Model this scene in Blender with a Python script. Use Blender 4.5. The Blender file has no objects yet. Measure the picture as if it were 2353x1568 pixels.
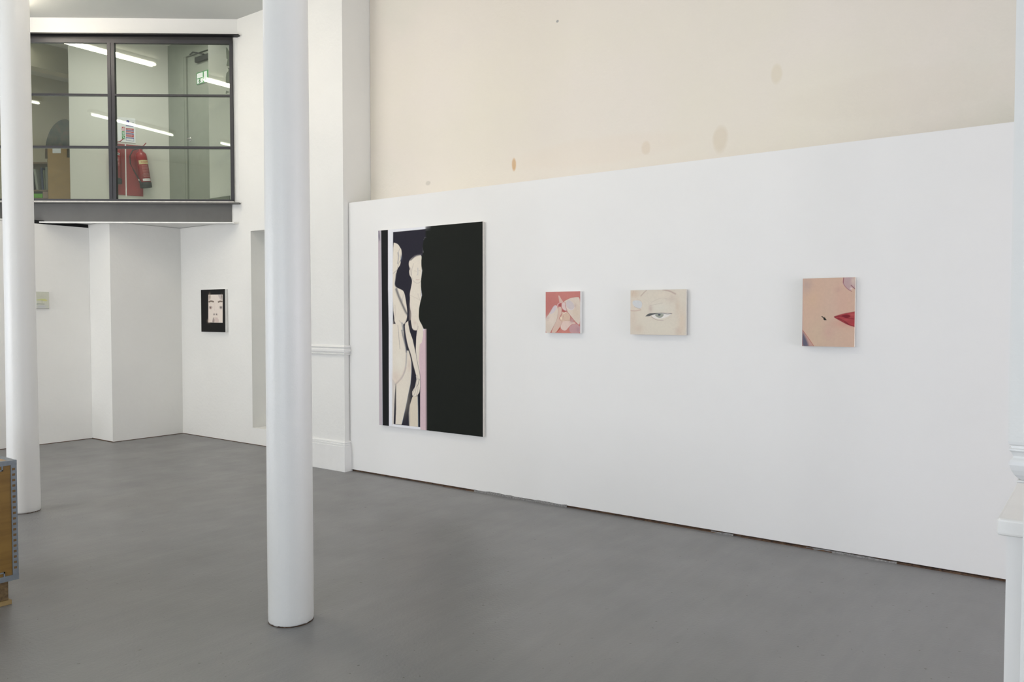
import bpy, bmesh, math, random
import numpy as np
from mathutils import Vector, Matrix
random.seed(7)
R = math.radians
col = bpy.context.scene.collection
scn = bpy.context.scene

# ------------------------------------------------------------------ camera
cam_d = bpy.data.cameras.new('camera'); cam = bpy.data.objects.new('camera', cam_d); col.objects.link(cam)
cam.location = (0, 0, 1.4)
YAW, PITCH, FPX = R(53.222), R(1.889), 1850.0
cam.rotation_euler = (R(90) - PITCH, 0, -YAW)
cam_d.sensor_fit = 'HORIZONTAL'; cam_d.sensor_width = 36.0; cam_d.lens = 36.0 * FPX / 2353.0
cam_d.clip_start = 0.05; cam_d.clip_end = 60
scn.camera = cam

# ------------------------------------------------------------------ world, light, exposure
scn.view_settings.view_transform = 'Standard'
scn.view_settings.look = 'None'
scn.view_settings.gamma = 1.0
scn.view_settings.use_curve_mapping = False
scn.view_settings.exposure = 0.07
wd = bpy.data.worlds.new('world'); scn.world = wd; wd.use_nodes = True
wd.node_tree.nodes['Background'].inputs[0].default_value = (0.62, 0.75, 1.0, 1)
wd.node_tree.nodes['Background'].inputs[1].default_value = 0.6

def area(name, loc, rot, sx, sy, power, color):
    l = bpy.data.lights.new(name, 'AREA'); l.shape = 'RECTANGLE'; l.size = sx; l.size_y = sy
    l.energy = power; l.color = color
    o = bpy.data.objects.new(name, l); o.location = loc; o.rotation_euler = rot; col.objects.link(o)
    return o
# radiance of the tubes and colour-scaled strength of the daylight and fill, one entry per group of lights
LIGHT = dict(L=(.98, 1.05, 1.16), C=(1.76, 1.75, 1.78), B=(.2, .24, .34), F=(.92, .88, .96), A=(41.5, 37, 31), E=(27, 25, 21.5), T=(15, 14.5, 13))
# daylight from unseen left and back windows, plus fill added far left and front
area('daylight_left', (-3.62, 0.3, 1.45), (0, R(-90), 0), 1.5, 3.6, 100, LIGHT['L'])
area('fill_left_far', (-3.62, 7.8, 1.6), (0, R(-90), 0), 1.8, 2.6, 100, LIGHT['C'])  # added fill that brightens the back-left floor and alcove
area('daylight_back', (-.9, 9.12, 1.45), (R(-90), 0, 0), 1.1, 1.5, 100, LIGHT['B'])
area('fill_front', (3.6, -3.42, 1.3), (R(90), 0, 0), 2.1, 1.6, 100, LIGHT['F'])  # added fill before the solid front wall, lifts shaded column and alcove sides
# strip lights hang from the ceiling, see batten() below; their strengths:


# ------------------------------------------------------------------ material helpers
def lin(c):
    c = c / 255.0
    return c / 12.92 if c <= 0.04045 else ((c + 0.055) / 1.055) ** 2.4
def rgb(r, g, b, k=1.0):
    return (min(lin(r) * k, .92), min(lin(g) * k, .92), min(lin(b) * k, .92), 1)

class NT:
    def __init__(s, name):
        s.m = bpy.data.materials.new(name); s.m.use_nodes = True
        s.t = s.m.node_tree; s.n = s.t.nodes; s.b = s.n['Principled BSDF']
    def new(s, ty, **kw):
        n = s.n.new(ty)
        for k, v in kw.items(): setattr(n, k, v)
        return n
    def l(s, a, b): s.t.links.new(a, b)
    def noise(s, scale, detail=4, rough=.55, vec=None, dist=0):
        n = s.new('ShaderNodeTexNoise'); n.inputs['Scale'].default_value = scale
        n.inputs['Detail'].default_value = detail; n.inputs['Roughness'].default_value = rough
        n.inputs['Distortion'].default_value = dist
        if vec is not None: s.l(vec, n.inputs['Vector'])
        return n.outputs['Fac']
    def ramp(s, fac, stops):
        r = s.new('ShaderNodeValToRGB'); s.l(fac, r.inputs[0])
        e = r.color_ramp.elements
        while len(e) < len(stops): e.new(.5)
        for i, (p, c) in enumerate(stops): e[i].position = p; e[i].color = c
        return r.outputs[0]
    def mix(s, fac, a, b, mode='MIX'):
        m = s.new('ShaderNodeMix', data_type='RGBA', blend_type=mode)
        for i, v in ((0, fac), (6, a), (7, b)):
            if hasattr(v, 'is_linked') or hasattr(v, 'links'): s.l(v, m.inputs[i])
            else: m.inputs[i].default_value = v
        return m.outputs[2]
    def bump(s, h, strength=.2, dist=.01):
        b = s.new('ShaderNodeBump'); b.inputs['Strength'].default_value = strength
        b.inputs['Distance'].default_value = dist; s.l(h, b.inputs['Height']); s.l(b.outputs[0], s.b.inputs['Normal'])
    def pos(s): return s.new('ShaderNodeNewGeometry').outputs['Position']
    def mapping(s, sc=(1, 1, 1)):
        m = s.new('ShaderNodeMapping'); m.inputs['Scale'].default_value = sc; s.l(s.pos(), m.inputs[0]); return m.outputs[0]

def flat(name, c, rough=.5, metal=0, var=.05, scale=12, bump=0, emis=0):
    t = NT(name)
    a = tuple(min(1, x * (1 - var)) for x in c[:3]) + (1,); b = tuple(min(1, x * (1 + var)) for x in c[:3]) + (1,)
    f = t.noise(scale, 5, vec=t.pos())
    t.l(t.ramp(f, [(.35, a), (.65, b)]), t.b.inputs['Base Color'])
    t.b.inputs['Roughness'].default_value = rough; t.b.inputs['Metallic'].default_value = metal
    if bump: t.bump(t.noise(scale * 8, 4, vec=t.pos()), bump, .004)
    if emis:
        t.b.inputs['Emission Color'].default_value = c; t.b.inputs['Emission Strength'].default_value = emis
    return t.m

def wall_mat(name, c, var=.015, bump=.12, rough=.62, bs=55):
    t = NT(name)
    a = tuple(x * (1 - var) for x in c[:3]) + (1,); b = tuple(min(1, x * (1 + var)) for x in c[:3]) + (1,)
    t.l(t.ramp(t.noise(1.7, 5, vec=t.pos()), [(.3, a), (.7, b)]), t.b.inputs['Base Color'])
    t.b.inputs['Roughness'].default_value = rough
    n1 = t.noise(bs, 3, vec=t.pos()); n2 = t.noise(6, 3, vec=t.pos())
    ad = t.new('ShaderNodeMath', operation='ADD'); t.l(n1, ad.inputs[0]); t.l(n2, ad.inputs[1])
    t.bump(ad.outputs[0], bump, .006)
    return t.m

M = {}
M['white'] = wall_mat('white_wall_paint', (.83, .83, .805))
M['panel'] = wall_mat('smooth_white_paint', (.85, .85, .835), .008, .06, .55)
M['brickpaint'] = wall_mat('painted_plaster', (.83, .83, .80), .02, .3, .6, 30)
M['ceiling'] = wall_mat('ceiling_paint', (.66, .67, .64), .02, .1, .8)
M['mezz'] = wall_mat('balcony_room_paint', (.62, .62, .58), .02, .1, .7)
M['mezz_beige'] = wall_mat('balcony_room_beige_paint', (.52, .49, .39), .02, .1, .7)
M['column'] = wall_mat('column_gloss_paint', (.77, .775, .755), .015, .22, .42, 45)

def old_wall():
    t = NT('old_warm_plaster')
    base = t.ramp(t.noise(.9, 4, vec=t.pos()), [(.3, (.80, .755, .655, 1)), (.55, (.80, .748, .672, 1)), (.75, (.76, .735, .65, 1))])
    sep = t.new('ShaderNodeSeparateXYZ'); t.l(t.pos(), sep.inputs[0])
    wob = t.noise(9, 4, vec=t.pos())
    cur = base
    #        Y      Z     ry    rz   colour
    for (y, z, ry, rz, c, st) in STAINS:
        def sub(o, v, r):
            a = t.new('ShaderNodeMath', operation='SUBTRACT'); t.l(o, a.inputs[0]); a.inputs[1].default_value = v
            b = t.new('ShaderNodeMath', operation='DIVIDE'); t.l(a.outputs[0], b.inputs[0]); b.inputs[1].default_value = r
            p = t.new('ShaderNodeMath', operation='MULTIPLY'); t.l(b.outputs[0], p.inputs[0]); t.l(b.outputs[0], p.inputs[1])
            return p.outputs[0]
        s = t.new('ShaderNodeMath', operation='ADD'); t.l(sub(sep.outputs[1], y, ry), s.inputs[0]); t.l(sub(sep.outputs[2], z, rz), s.inputs[1])
        w = t.new('ShaderNodeMath', operation='ADD'); t.l(s.outputs[0], w.inputs[0]); t.l(wob, w.inputs[1])
        mr = t.new('ShaderNodeMapRange'); t.l(w.outputs[0], mr.inputs[0])
        mr.inputs[1].default_value = 1.1; mr.inputs[2].default_value = 1.9; mr.inputs[3].default_value = st; mr.inputs[4].default_value = 0
        cur = t.mix(mr.outputs[0], cur, c)
    t.l(cur, t.b.inputs['Base Color']); t.b.inputs['Roughness'].default_value = .75
    ad = t.new('ShaderNodeMath', operation='ADD'); t.l(t.noise(30, 3, vec=t.pos()), ad.inputs[0]); t.l(t.noise(4, 3, vec=t.pos()), ad.inputs[1])
    t.bump(ad.outputs[0], .35, .008)
    return t.m
STAINS = [(3.83, 2.585, .022, .05, (.62, .38, .16, 1), .8), (2.67, 2.575, .035, .045, (.66, .56, .42, 1), .5), (2.12, 2.565, .05, .09, (.66, .57, .43, 1), .45),
          (1.75, 2.93, .035, .06, (.72, .65, .50, 1), .55), (3.4, 3.95, .012, .01, (.35, .35, .33, 1), .8), (3.42, 3.62, .012, .01, (.3, .3, .3, 1), .8),
          (4.75, 2.53, .03, .02, (.55, .52, .45, 1), .6), (3.1, 2.60, .7, .10, (.79, .70, .60, 1), .30), (1.1, 2.7, .6, .13, (.74, .68, .58, 1), .25)]
M['old'] = old_wall()

def floor_mat():
    t = NT('grey_floor_paint')
    big = t.noise(.8, 5, vec=t.pos()); st = t.noise(1, 6, .6, vec=t.mapping((2.2, 14, 1)))
    c = t.ramp(big, [(.3, (.185, .186, .186, 1)), (.7, (.212, .211, .208, 1))])
    c2 = t.mix(.35, c, t.ramp(st, [(.35, (.172, .174, .178, 1)), (.7, (.230, .229, .226, 1))]))
    sp = t.ramp(t.noise(38, 2, .4, vec=t.pos()), [(.0, (0, 0, 0, 1)), (.25, (0, 0, 0, 1)), (.265, (1, 1, 1, 1)), (1, (1, 1, 1, 1))])
    c3 = t.mix(sp, (.11, .105, .10, 1), c2)
    t.l(c3, t.b.inputs['Base Color'])
    r = t.ramp(t.noise(3, 5, vec=t.pos()), [(.3, (.33,) * 3 + (1,)), (.7, (.44,) * 3 + (1,))]); t.l(r, t.b.inputs['Roughness'])
    t.b.inputs['Specular IOR Level'].default_value = .45
    ad = t.new('ShaderNodeMath', operation='ADD'); t.l(t.noise(70, 3, vec=t.pos()), ad.inputs[0]); t.l(st, ad.inputs[1])
    t.bump(ad.outputs[0], .18, .006)
    return t.m
M['floor'] = floor_mat()

def wood(name, a, b, sc=(3, 3, 40), rough=.5):
    t = NT(name); f = t.noise(1, 6, .6, vec=t.mapping(sc), dist=.8)
    t.l(t.ramp(f, [(.3, a), (.7, b)]), t.b.inputs['Base Color']); t.b.inputs['Roughness'].default_value = rough
    t.bump(f, .1, .003); return t.m
M['ply'] = wood('plywood', (.17, .085, .012, 1), (.25, .14, .026, 1), (1.2, 1.2, 16))
M['plytop'] = wood('pale_plywood', (.36, .22, .095, 1), (.44, .29, .13, 1), (16, 2, 2))
M['chip'] = flat('chipboard', (.17, .11, .05), .8, 0, .35, 60, .3)
M['pine'] = wood('raw_pine', (.30, .20, .075, 1), (.40, .28, .12, 1), (3, 30, 30))
M['cabinet'] = wood('brown_cabinet_wood', (.30, .185, .06, 1), (.38, .24, .085, 1), (4, 4, 8))
M['darkwood'] = flat('dark_brown_wood', (.15, .10, .05), .6)
M['galv'] = flat('galvanised_steel', (.20, .225, .25), .5, .3, .12, 30)
M['slot'] = flat('slot_shadow_wood', (.16, .09, .03), .7)
M['steel'] = flat('grey_painted_steel', (.10, .10, .095), .45, 0, .06, 6)
M['frame'] = flat('charcoal_window_frame', (.024, .024, .030), .45, 0, .05)
M['blacksteel'] = flat('black_painted_steel', (.008, .008, .009), .5)
M['whitegloss'] = flat('white_gloss_paint', (.84, .84, .82), .3, 0, .02, 10, .08)
M['sillwhite'] = flat('white_sill_paint', (.75, .73, .68), .5, 0, .12, 20)
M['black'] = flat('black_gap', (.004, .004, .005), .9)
M['gaptimber'] = wood('rough_dark_timber', (.03, .02, .015, 1), (.16, .09, .05, 1), (2, 30, 60), .9)
M['flake'] = flat('flaking_grey_paint', (.24, .235, .23), .8, 0, .35, 90, .4)
M['red'] = flat('red_enamel', (.30, .014, .018), .3, 0, .1)
M['redboard'] = flat('red_backboard', (.27, .022, .026), .5, 0, .08)
M['dkred'] = flat('dark_red_paint', (.10, .008, .02), .4)
M['rubber'] = flat('black_rubber', (.018, .020, .018), .6)
M['chrome'] = flat('chrome', (.75, .75, .75), .2, 1, .02)
M['cream'] = flat('cream_label', (.62, .55, .28), .5)
M['paper'] = flat('white_paper', (.75, .77, .80), .6, 0, .03)
M['blue'] = flat('sign_blue', (.03, .04, .28), .5)
M['signred'] = flat('sign_red', (.45, .03, .04), .5)
M['green'] = flat('sign_green', (.03, .26, .06), .5)
M['lime'] = flat('lime_plastic', (.15, .45, .03), .5)
M['pinkbox'] = flat('pinkish_card', (.35, .26, .2), .7)
M['greydoor'] = flat('grey_door_paint', (.27, .29, .25), .45, 0, .04)
M['doorframe'] = flat('door_frame_paint', (.25, .27, .23), .5, 0, .04)
M['film'] = flat('green_tinted_film', (.10, .13, .09), .4)
M['camo'] = (lambda t: (t.l(t.ramp(t.noise(14, 6, .7, vec=t.pos()), [(.35, (.010, .012, .006, 1)), (.5, (.045, .045, .018, 1)), (.65, (.09, .045, .02, 1))]), t.b.inputs['Base Color']), t.m)[1])(NT('mottled_dark_paint'))
def tube_mat(name, c):
    t = NT(name); k = max(max(c), .001); t.b.inputs['Base Color'].default_value = (.9, .9, .9, 1)
    t.b.inputs['Emission Color'].default_value = tuple(x / k for x in c) + (1,); t.b.inputs['Emission Strength'].default_value = k
    return t.m
M['tube_a'] = tube_mat('lit_tube', LIGHT['A']); M['tube_b'] = tube_mat('lit_tube_dim', LIGHT['T']); M['tube_e'] = tube_mat('lit_tube_near', LIGHT['E'])
M['lampbody'] = flat('white_lamp_body', (.8, .8, .78), .4)
M['canvas'] = flat('primed_canvas_edge', (.74, .72, .66), .7, 0, .03, 40)
M['canvas_w'] = flat('white_canvas_edge', (.82, .82, .80), .7, 0, .02, 40)
M['canvas_c'] = flat('cream_canvas_edge', (.74, .70, .62), .7, 0, .03, 40)
BOOKS = [flat('book_cover_%s' % n, c, .6) for n, c in (('grey', (.2, .22, .18)), ('navy', (.02, .03, .07)), ('olive', (.18, .2, .13)), ('black', (.02, .02, .02)), ('pale', (.28, .3, .26)), ('rust', (.22, .09, .03)))]

def glass():
    m = bpy.data.materials.new('window_glass'); m.use_nodes = True; t = m.node_tree; n = t.nodes
    n.remove(n['Principled BSDF']); out = n['Material Output']
    tr = n.new('ShaderNodeBsdfTransparent'); tr.inputs[0].default_value = (.87, .89, .85, 1)
    gl = n.new('ShaderNodeBsdfGlossy'); gl.inputs['Roughness'].default_value = .012; gl.inputs[0].default_value = (.95, 1, .95, 1)
    fr = n.new('ShaderNodeFresnel'); fr.inputs[0].default_value = 1.5
    mp = n.new('ShaderNodeMath'); mp.operation = 'MULTIPLY'; mp.inputs[1].default_value = 1.25; mp.use_clamp = True
    mx = n.new('ShaderNodeMixShader')
    t.links.new(fr.outputs[0], mp.inputs[0]); t.links.new(mp.outputs[0], mx.inputs[0]); t.links.new(tr.outputs[0], mx.inputs[1]); t.links.new(gl.outputs[0], mx.inputs[2])
    t.links.new(mx.outputs[0], out.inputs[0]); return m
M['glass'] = glass()

def paint_mat():
    t = NT('oil_paint'); a = t.new('ShaderNodeAttribute'); a.attribute_name = 'Col'
    n = t.noise(70, 4, vec=t.pos())
    c = t.mix(1.0, a.outputs[0], t.ramp(n, [(.3, (.95, .95, .95, 1)), (.7, (1, 1, 1, 1))]), 'MULTIPLY')
    t.l(c, t.b.inputs['Base Color']); t.b.inputs['Roughness'].default_value = .75; t.b.inputs['Specular IOR Level'].default_value = .2
    t.bump(t.noise(260, 2, vec=t.pos()), .12, .001); return t.m
M['oil'] = paint_mat()

# ------------------------------------------------------------------ geometry helpers
I4 = Matrix.Identity(4)
class MB:
    def __init__(s): s.bm = bmesh.new()
    def box(s, a, b, m=I4, bev=0, seg=2):
        t = bmesh.new(); bmesh.ops.create_cube(t, size=1)
        c = [(a[i] + b[i]) / 2 for i in range(3)]; d = [abs(b[i] - a[i]) for i in range(3)]
        bmesh.ops.transform(t, matrix=m @ Matrix.Translation(c) @ Matrix.Diagonal((*d, 1)), verts=t.verts)
        if bev: bmesh.ops.bevel(t, geom=t.edges[:], offset=bev, segments=seg, affect='EDGES', profile=.5)
        s._add(t); return s
    def _add(s, t):
        me = bpy.data.meshes.new('tmp'); t.to_mesh(me); t.free(); s.bm.from_mesh(me); bpy.data.meshes.remove(me)
    def prism(s, pts, z0, z1, m=I4):
        t = bmesh.new(); lo = [t.verts.new((x, y, z0)) for x, y in pts]; hi = [t.verts.new((x, y, z1)) for x, y in pts]; n = len(pts)
        t.faces.new(lo[::-1]); t.faces.new(hi)
        for i in range(n): t.faces.new((lo[i], lo[(i + 1) % n], hi[(i + 1) % n], hi[i]))
        bmesh.ops.recalc_face_normals(t, faces=t.faces); bmesh.ops.transform(t, matrix=m, verts=t.verts); s._add(t); return s
    def lathe(s, prof, seg=40, m=I4, cap=True):
        t = bmesh.new(); rings = []
        for r, z in prof: rings.append([t.verts.new((r * math.cos(2 * math.pi * k / seg), r * math.sin(2 * math.pi * k / seg), z)) for k in range(seg)])
        for a, b in zip(rings, rings[1:]):
            for k in range(seg):
                f = t.faces.new((a[k], a[(k + 1) % seg], b[(k + 1) % seg], b[k])); f.smooth = True
        if cap: t.faces.new(rings[0][::-1]); t.faces.new(rings[-1])
        bmesh.ops.transform(t, matrix=m, verts=t.verts); s._add(t); return s
    def tube(s, pts, r, seg=10, m=I4):
        pts = [Vector(p) for p in pts]; t = bmesh.new(); rings = []
        for i, p in enumerate(pts):
            d = (pts[min(i + 1, len(pts) - 1)] - pts[max(i - 1, 0)]).normalized()
            up = Vector((0, 0, 1)) if abs(d.z) < .95 else Vector((1, 0, 0)); a = d.cross(up).normalized(); b = a.cross(d)
            rr = r[i] if isinstance(r, (list, tuple)) else r
            rings.append([t.verts.new(p + (a * math.cos(2 * math.pi * k / seg) + b * math.sin(2 * math.pi * k / seg)) * rr) for k in range(seg)])
        for a, b in zip(rings, rings[1:]):
            for k in range(seg):
                f = t.faces.new((a[k], a[(k + 1) % seg], b[(k + 1) % seg], b[k])); f.smooth = True
        t.faces.new(rings[0][::-1]); t.faces.new(rings[-1]); bmesh.ops.recalc_face_normals(t, faces=t.faces)
        bmesh.ops.transform(t, matrix=m, verts=t.verts); s._add(t); return s
    def ringstack(s, x0, x1, y0, y1, prof, m=I4):
        """rectangle swept up a moulding profile [(z, outward offset)] with mitred corners"""
        t = bmesh.new(); rings = []
        for z, o in prof: rings.append([t.verts.new(p) for p in ((x0 - o, y0 - o, z), (x1 + o, y0 - o, z), (x1 + o, y1 + o, z), (x0 - o, y1 + o, z))])
        for a, b in zip(rings, rings[1:]):
            for k in range(4): t.faces.new((a[k], a[(k + 1) % 4], b[(k + 1) % 4], b[k]))
        t.faces.new(rings[0][::-1]); t.faces.new(rings[-1]); bmesh.ops.recalc_face_normals(t, faces=t.faces); bmesh.ops.transform(t, matrix=m, verts=t.verts); s._add(t); return s
    def build(s, name, mat, parent=None, kind=None, label=None, loc=None):
        me = bpy.data.meshes.new(name)
        if loc is not None: bmesh.ops.translate(s.bm, verts=s.bm.verts, vec=-Vector(loc))
        s.bm.to_mesh(me); s.bm.free(); me.materials.append(M[mat] if isinstance(mat, str) else mat)
        o = bpy.data.objects.new(name, me); col.objects.link(o)
        if loc is not None: o.location = loc
        if parent is not None:
            o.parent = parent
            pm = world_m(parent)
            o.matrix_parent_inverse = pm.inverted()
        if kind: o['kind'] = kind
        if label: o['label'] = label
        return o
def world_m(o):
    m = Matrix.LocRotScale(o.location, o.rotation_euler, o.scale)
    return world_m(o.parent) @ o.matrix_parent_inverse @ m if o.parent else m
def thing(name, label, cat, loc=(0, 0, 0), group=None):
    o = bpy.data.objects.new(name, None); o.empty_display_size = .1; col.objects.link(o); o.location = loc
    o['label'] = label; o['category'] = cat
    if group: o['group'] = group
    return o
def tag(o, label, cat, group=None):
    o['label'] = label; o['category'] = cat
    if group: o['group'] = group
    return o
def bx(name, a, b, mat, parent=None, kind=None, bev=0, m=I4, label=None): return MB().box(a, b, m, bev).build(name, mat, parent, kind, label)

# ================================================================== SETTING
bx('floor', (-4, -3.5, -.12), (5.6, 9.4, 0), 'floor', kind='structure')
# gallery ceiling stops at the slanted balcony glazing
MB().prism([(-4, -3.6), (5.6, -3.6), (5.6, 7.55), (5.24, 7.60), (3.42, 9.915), (-4, 9.915)], 4.568, 4.70).build('ceiling', 'ceiling', kind='structure')
# right side: old upper wall and the boxed-out lower hanging wall in front of it
bx('wall_right_upper', (5.15, -3.5, 0), (5.35, 5.46, 4.568), 'old', kind='structure')
bx('wall_right_lower', (4.88, -3.5, .016), (5.149, 5.455, 2.389), 'panel', kind='structure')
w = bx('baseboard_right', (4.892, -3.5, 0), (5.14, 5.45, .016), 'gaptimber', kind='structure')
# ragged slivers of timber and flaking paint in the joint under the hanging wall
def sliver(y0, y1, z1, mat, x=4.879):
    n = max(4, int(abs(y1 - y0) / .05)); pts = []
    t = MB(); bm = t.bm; lo = []; hi = []
    for i in range(n + 1):
        y = y0 + (y1 - y0) * i / n; zz = z1 * (1 - random.random() * .55)
        lo.append((x - .001 - random.random() * .003, y, 0.0)); hi.append((x - .0015, y, zz))
    vs = [bm.verts.new(p) for p in lo + hi]; vb = [bm.verts.new((p[0] + .012, p[1], p[2])) for p in lo + hi]
    k = n + 1
    for i in range(n):
        bm.faces.new((vs[i], vs[i + 1], vs[k + i + 1], vs[k + i])); bm.faces.new((vs[k + i], vs[k + i + 1], vb[k + i + 1], vb[k + i]))
    t.build('paint_sliver', mat, w)
sliver(4.02, 3.15, .022, 'flake'); sliver(4.35, 4.02, .008, 'gaptimber'); sliver(1.85, 1.3, .010, 'gaptimber'); sliver(1.45, .95, .012, 'flake'); sliver(2.6, 2.0, .009, 'gaptimber'); sliver(.95, .5, .010, 'gaptimber'); sliver(2.05, 1.9, .012, 'flake')

# wall with the niche (parallel to the right wall, further back); niche Y 6.6..7.4, z .18..2.287
MB().box((5.24, 5.46, 0), (5.56, 6.55, 4.568)).box((5.24, 6.55, 0), (5.56, 7.40, .182)).box((5.24, 6.55, 2.290), (5.56, 7.40, 4.568)) \
    .box((5.50, 6.55, .182), (5.56, 7.40, 2.290)).box((5.24, 7.40, 0), (5.56, 8.145, 4.95)).box((5.24, 8.145, 0), (5.56, 8.75, 2.405)).build('wall_alcove_right', 'brickpaint', kind='structure')
bx('wall_return', (5.1505, 5.462, 0), (5.239, 5.60, 4.568), 'brickpaint', kind='structure')
bx('wall_alcove_back', (4.41, 8.75, 0), (5.56, 9.36, 2.405), 'brickpaint', kind='structure')
bx('wall_back_lower', (-.15, 9.21, 0), (4.409, 9.36, 2.368), 'brickpaint', kind='structure')
MB().box((-4, 9.21, 0), (-.15, 9.36, .65)).box((-4, 9.21, 2.25), (-.15, 9.36, 2.372)).box((-4, 9.21, .65), (-1.5, 9.36, 2.25)).box((-.3, 9.21, .65), (-.15, 9.36, 2.25)).build('wall_back_left', 'white', kind='structure')
bx('wall_back_upper', (-4, 9.915, 2.372), (3.40, 10.05, 4.70), 'white', kind='structure')
bx('wall_back_ledge', (-4, 9.21, 2.3725), (3.70, 9.914, 2.39), 'white', kind='structure')
# off-frame walls that close the room
MB().box((-4, -3.5, 0), (-3.7, 9.2, .65)).box((-4, -3.5, 2.8), (-3.7, 9.9, 4.568)).box((-4, -3.5, .65), (-3.7, -1.45, 2.8)).box((-4, 2.65, .65), (-3.7, 6.45, 2.8)).box((-4, 9.12, .65), (-3.7, 9.2, 2.8)).build('wall_left', 'white', kind='structure')
bx('wall_front', (-4, -3.7, 0), (5.6, -3.5, 4.568), 'white', kind='structure')

# frames and panes of the windows out of view
def side_window(name, m, w, z0, z1, cols):
    f = MB().box((0, 0, z0), (w, .05, z0 + .05), m).box((0, 0, z1 - .05), (w, .05, z1), m).box((0, 0, z0), (.05, .05, z1), m).box((w - .05, 0, z0), (w, .05, z1), m).build(name, 'whitegloss', kind='structure')
    for k in range(1, cols): bx('glazing_bar', (w * k / cols - .015, .005, z0 + .05), (w * k / cols + .015, .045, z1 - .05), 'whitegloss', f, m=m)
    for k in range(cols): bx('pane', (w * k / cols + .016, .022, z0 + .045), (w * (k + 1) / cols - .016, .028, z1 - .045), 'glass', f, m=m)
side_window('window_2', Matrix.Translation((-3.9, 2.65, 0)) @ Matrix.Rotation(R(-90), 4, 'Z'), 4.1, .65, 2.8, 4)
side_window('window_3', Matrix.Translation((-3.9, 9.12, 0)) @ Matrix.Rotation(R(-90), 4, 'Z'), 2.67, .65, 2.8, 3)  # opening and frame added around the far-left fill
side_window('window_4', Matrix.Translation((-1.5, 9.26, 0)), 1.2, .65, 2.25, 2)
# ---- balcony glazing frame of reference: s runs left along the glazing, n towards the gallery
dW = Vector((-0.61808873, 0.78610834, 0)); nW = Vector((-0.78610834, -0.61808873, 0))
GW = Matrix.Translation((5.24, 7.60, 0)) @ Matrix(((dW.x, nW.x, 0, 0), (dW.y, nW.y, 0, 0), (0, 0, 1, 0), (0, 0, 0, 1)))
S1 = 2.93
MB().box((0.0, -.14, 4.386), (S1, 0, 4.95), GW).box((0.0, -.10, 2.61), (.047, 0, 4.386), GW).build('wall_over_balcony_window', 'white', kind='structure')
# slab of the balcony room, seen from below as the alcove ceiling
MB().prism([(5.235, 7.63), (5.235, 8.14), (6.9, 8.14), (6.9, 13.2), (2.4, 13.2), (2.4, 11.24)], 2.408, 2.60).build('floor_balcony', 'white', kind='structure')
bx('gap_shade', (3.80, 9.222, 2.3685), (4.409, 9.30, 2.4075), 'black', kind='structure', label=None)  # black box standing in for the shaded void between wall top and soffit

win = MB().box((.049, -.025, 2.618), (S1, .02, 2.640), GW).box((.049, -.025, 4.300), (S1, .02, 4.338), GW).box((.049, -.025, 2.618), (.081, .02, 4.338), GW).build('window_1', 'frame', kind='structure')
for (a, b) in ((1.301, 1.336), (1.3405, 1.376), (2.655, 2.69), (2.695, 2.73)): bx('mullion', (a, -.025, 2.640), (b, .021, 4.300), 'frame', win, m=GW)
bx('glazing_gasket', (1.336, -.02, 2.640), (1.3405, .012, 4.300), 'black', win, m=GW)
bays = [(.081, 1.301), (1.376, 2.655), (2.73, S1)]; zb = [(2.640, 3.184), (3.207, 3.741), (3.761, 4.300)]
for (a, b) in bays:
    for (z0, z1) in ((3.184, 3.207), (3.741, 3.761)): bx('transom', (a, -.022, z0), (b, .018, z1), 'frame', win, m=GW)
    for (z0, z1) in zb: bx('pane', (a - .004, -.003, z0 - .004), (b + .004, .003, z1 + .004), 'glass', win, m=GW)
# strips of tinted film left on the right-hand upper pane
def fz(x, y): return (.081 + (1455 - x) / 11.2 * .0046, 4.300 - (y - 190) / 11.2 * .00484)
for pl in ([(1358, 262), (1402, 290), (1420, 330), (1452, 385), (1452, 735), (1372, 730), (1368, 690), (1382, 650), (1398, 560), (1370, 540)],
           [(1400, 762), (1452, 765), (1452, 1150), (1420, 1150), (1345, 1140), (1345, 1010), (1362, 905), (1410, 850), (1418, 810), (1398, 780)],
           [(1350, 1330), (1440, 1365), (1400, 1385), (1352, 1412), (1338, 1400)]):
    P = [fz(*p) for p in pl]; m = GW @ Matrix(((1, 0, 0, 0), (0, 0, 1, .0035), (0, 1, 0, 0), (0, 0, 0, 1)))
    MB().prism(P, 0, .0006, m).build('film_remnant', 'film', win)
li = MB().box((-.035, 0, 4.374), (S1, .075, 4.386), GW).box((.05, 0.0, 4.338), (S1, .012, 4.374), GW).build('steel_lintel', 'blacksteel')
tag(li, 'black steel angle running along the top of the balcony window', 'lintel')
bm_ = thing('steel_beam', 'dark grey steel channel beam under the balcony window, white lower edge', 'beam', GW @ Vector((1.4, 0, 2.38)))
MB().box((.079, 0, 2.394), (S1, .012, 2.588), GW).build('web', 'steel', bm_)
MB().box((-.02, 0, 2.588), (S1, .062, 2.602), GW).build('flange', 'steel', bm_)
MB().box((.043, 0, 2.380), (S1, .055, 2.394), GW).build('flange', 'whitegloss', bm_, label='white painted lower flange')
MB().box((.046, 0, 2.602), (S1, .035, 2.6175), GW).build('sill_strip', 'sillwhite', bm_, label='off-white strip of sill filler')
bx('trim_2', (.0, -.10, 2.38), (.079, 0.0, 2.61), 'white', kind='structure', m=GW)

# thin dark joint where the alcove walls meet the floor
MB().box((5.236, 6.2, 0), (5.2395, 8.75, .006)).box((4.41, 8.746, 0), (5.236, 8.7495, .006)).box((4.4065, 8.746, 0), (4.4095, 9.21, .009)).box((0, 9.2065, 0), (4.4065, 9.2095, .006)).build('trim_3', 'gaptimber', kind='structure')
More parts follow.
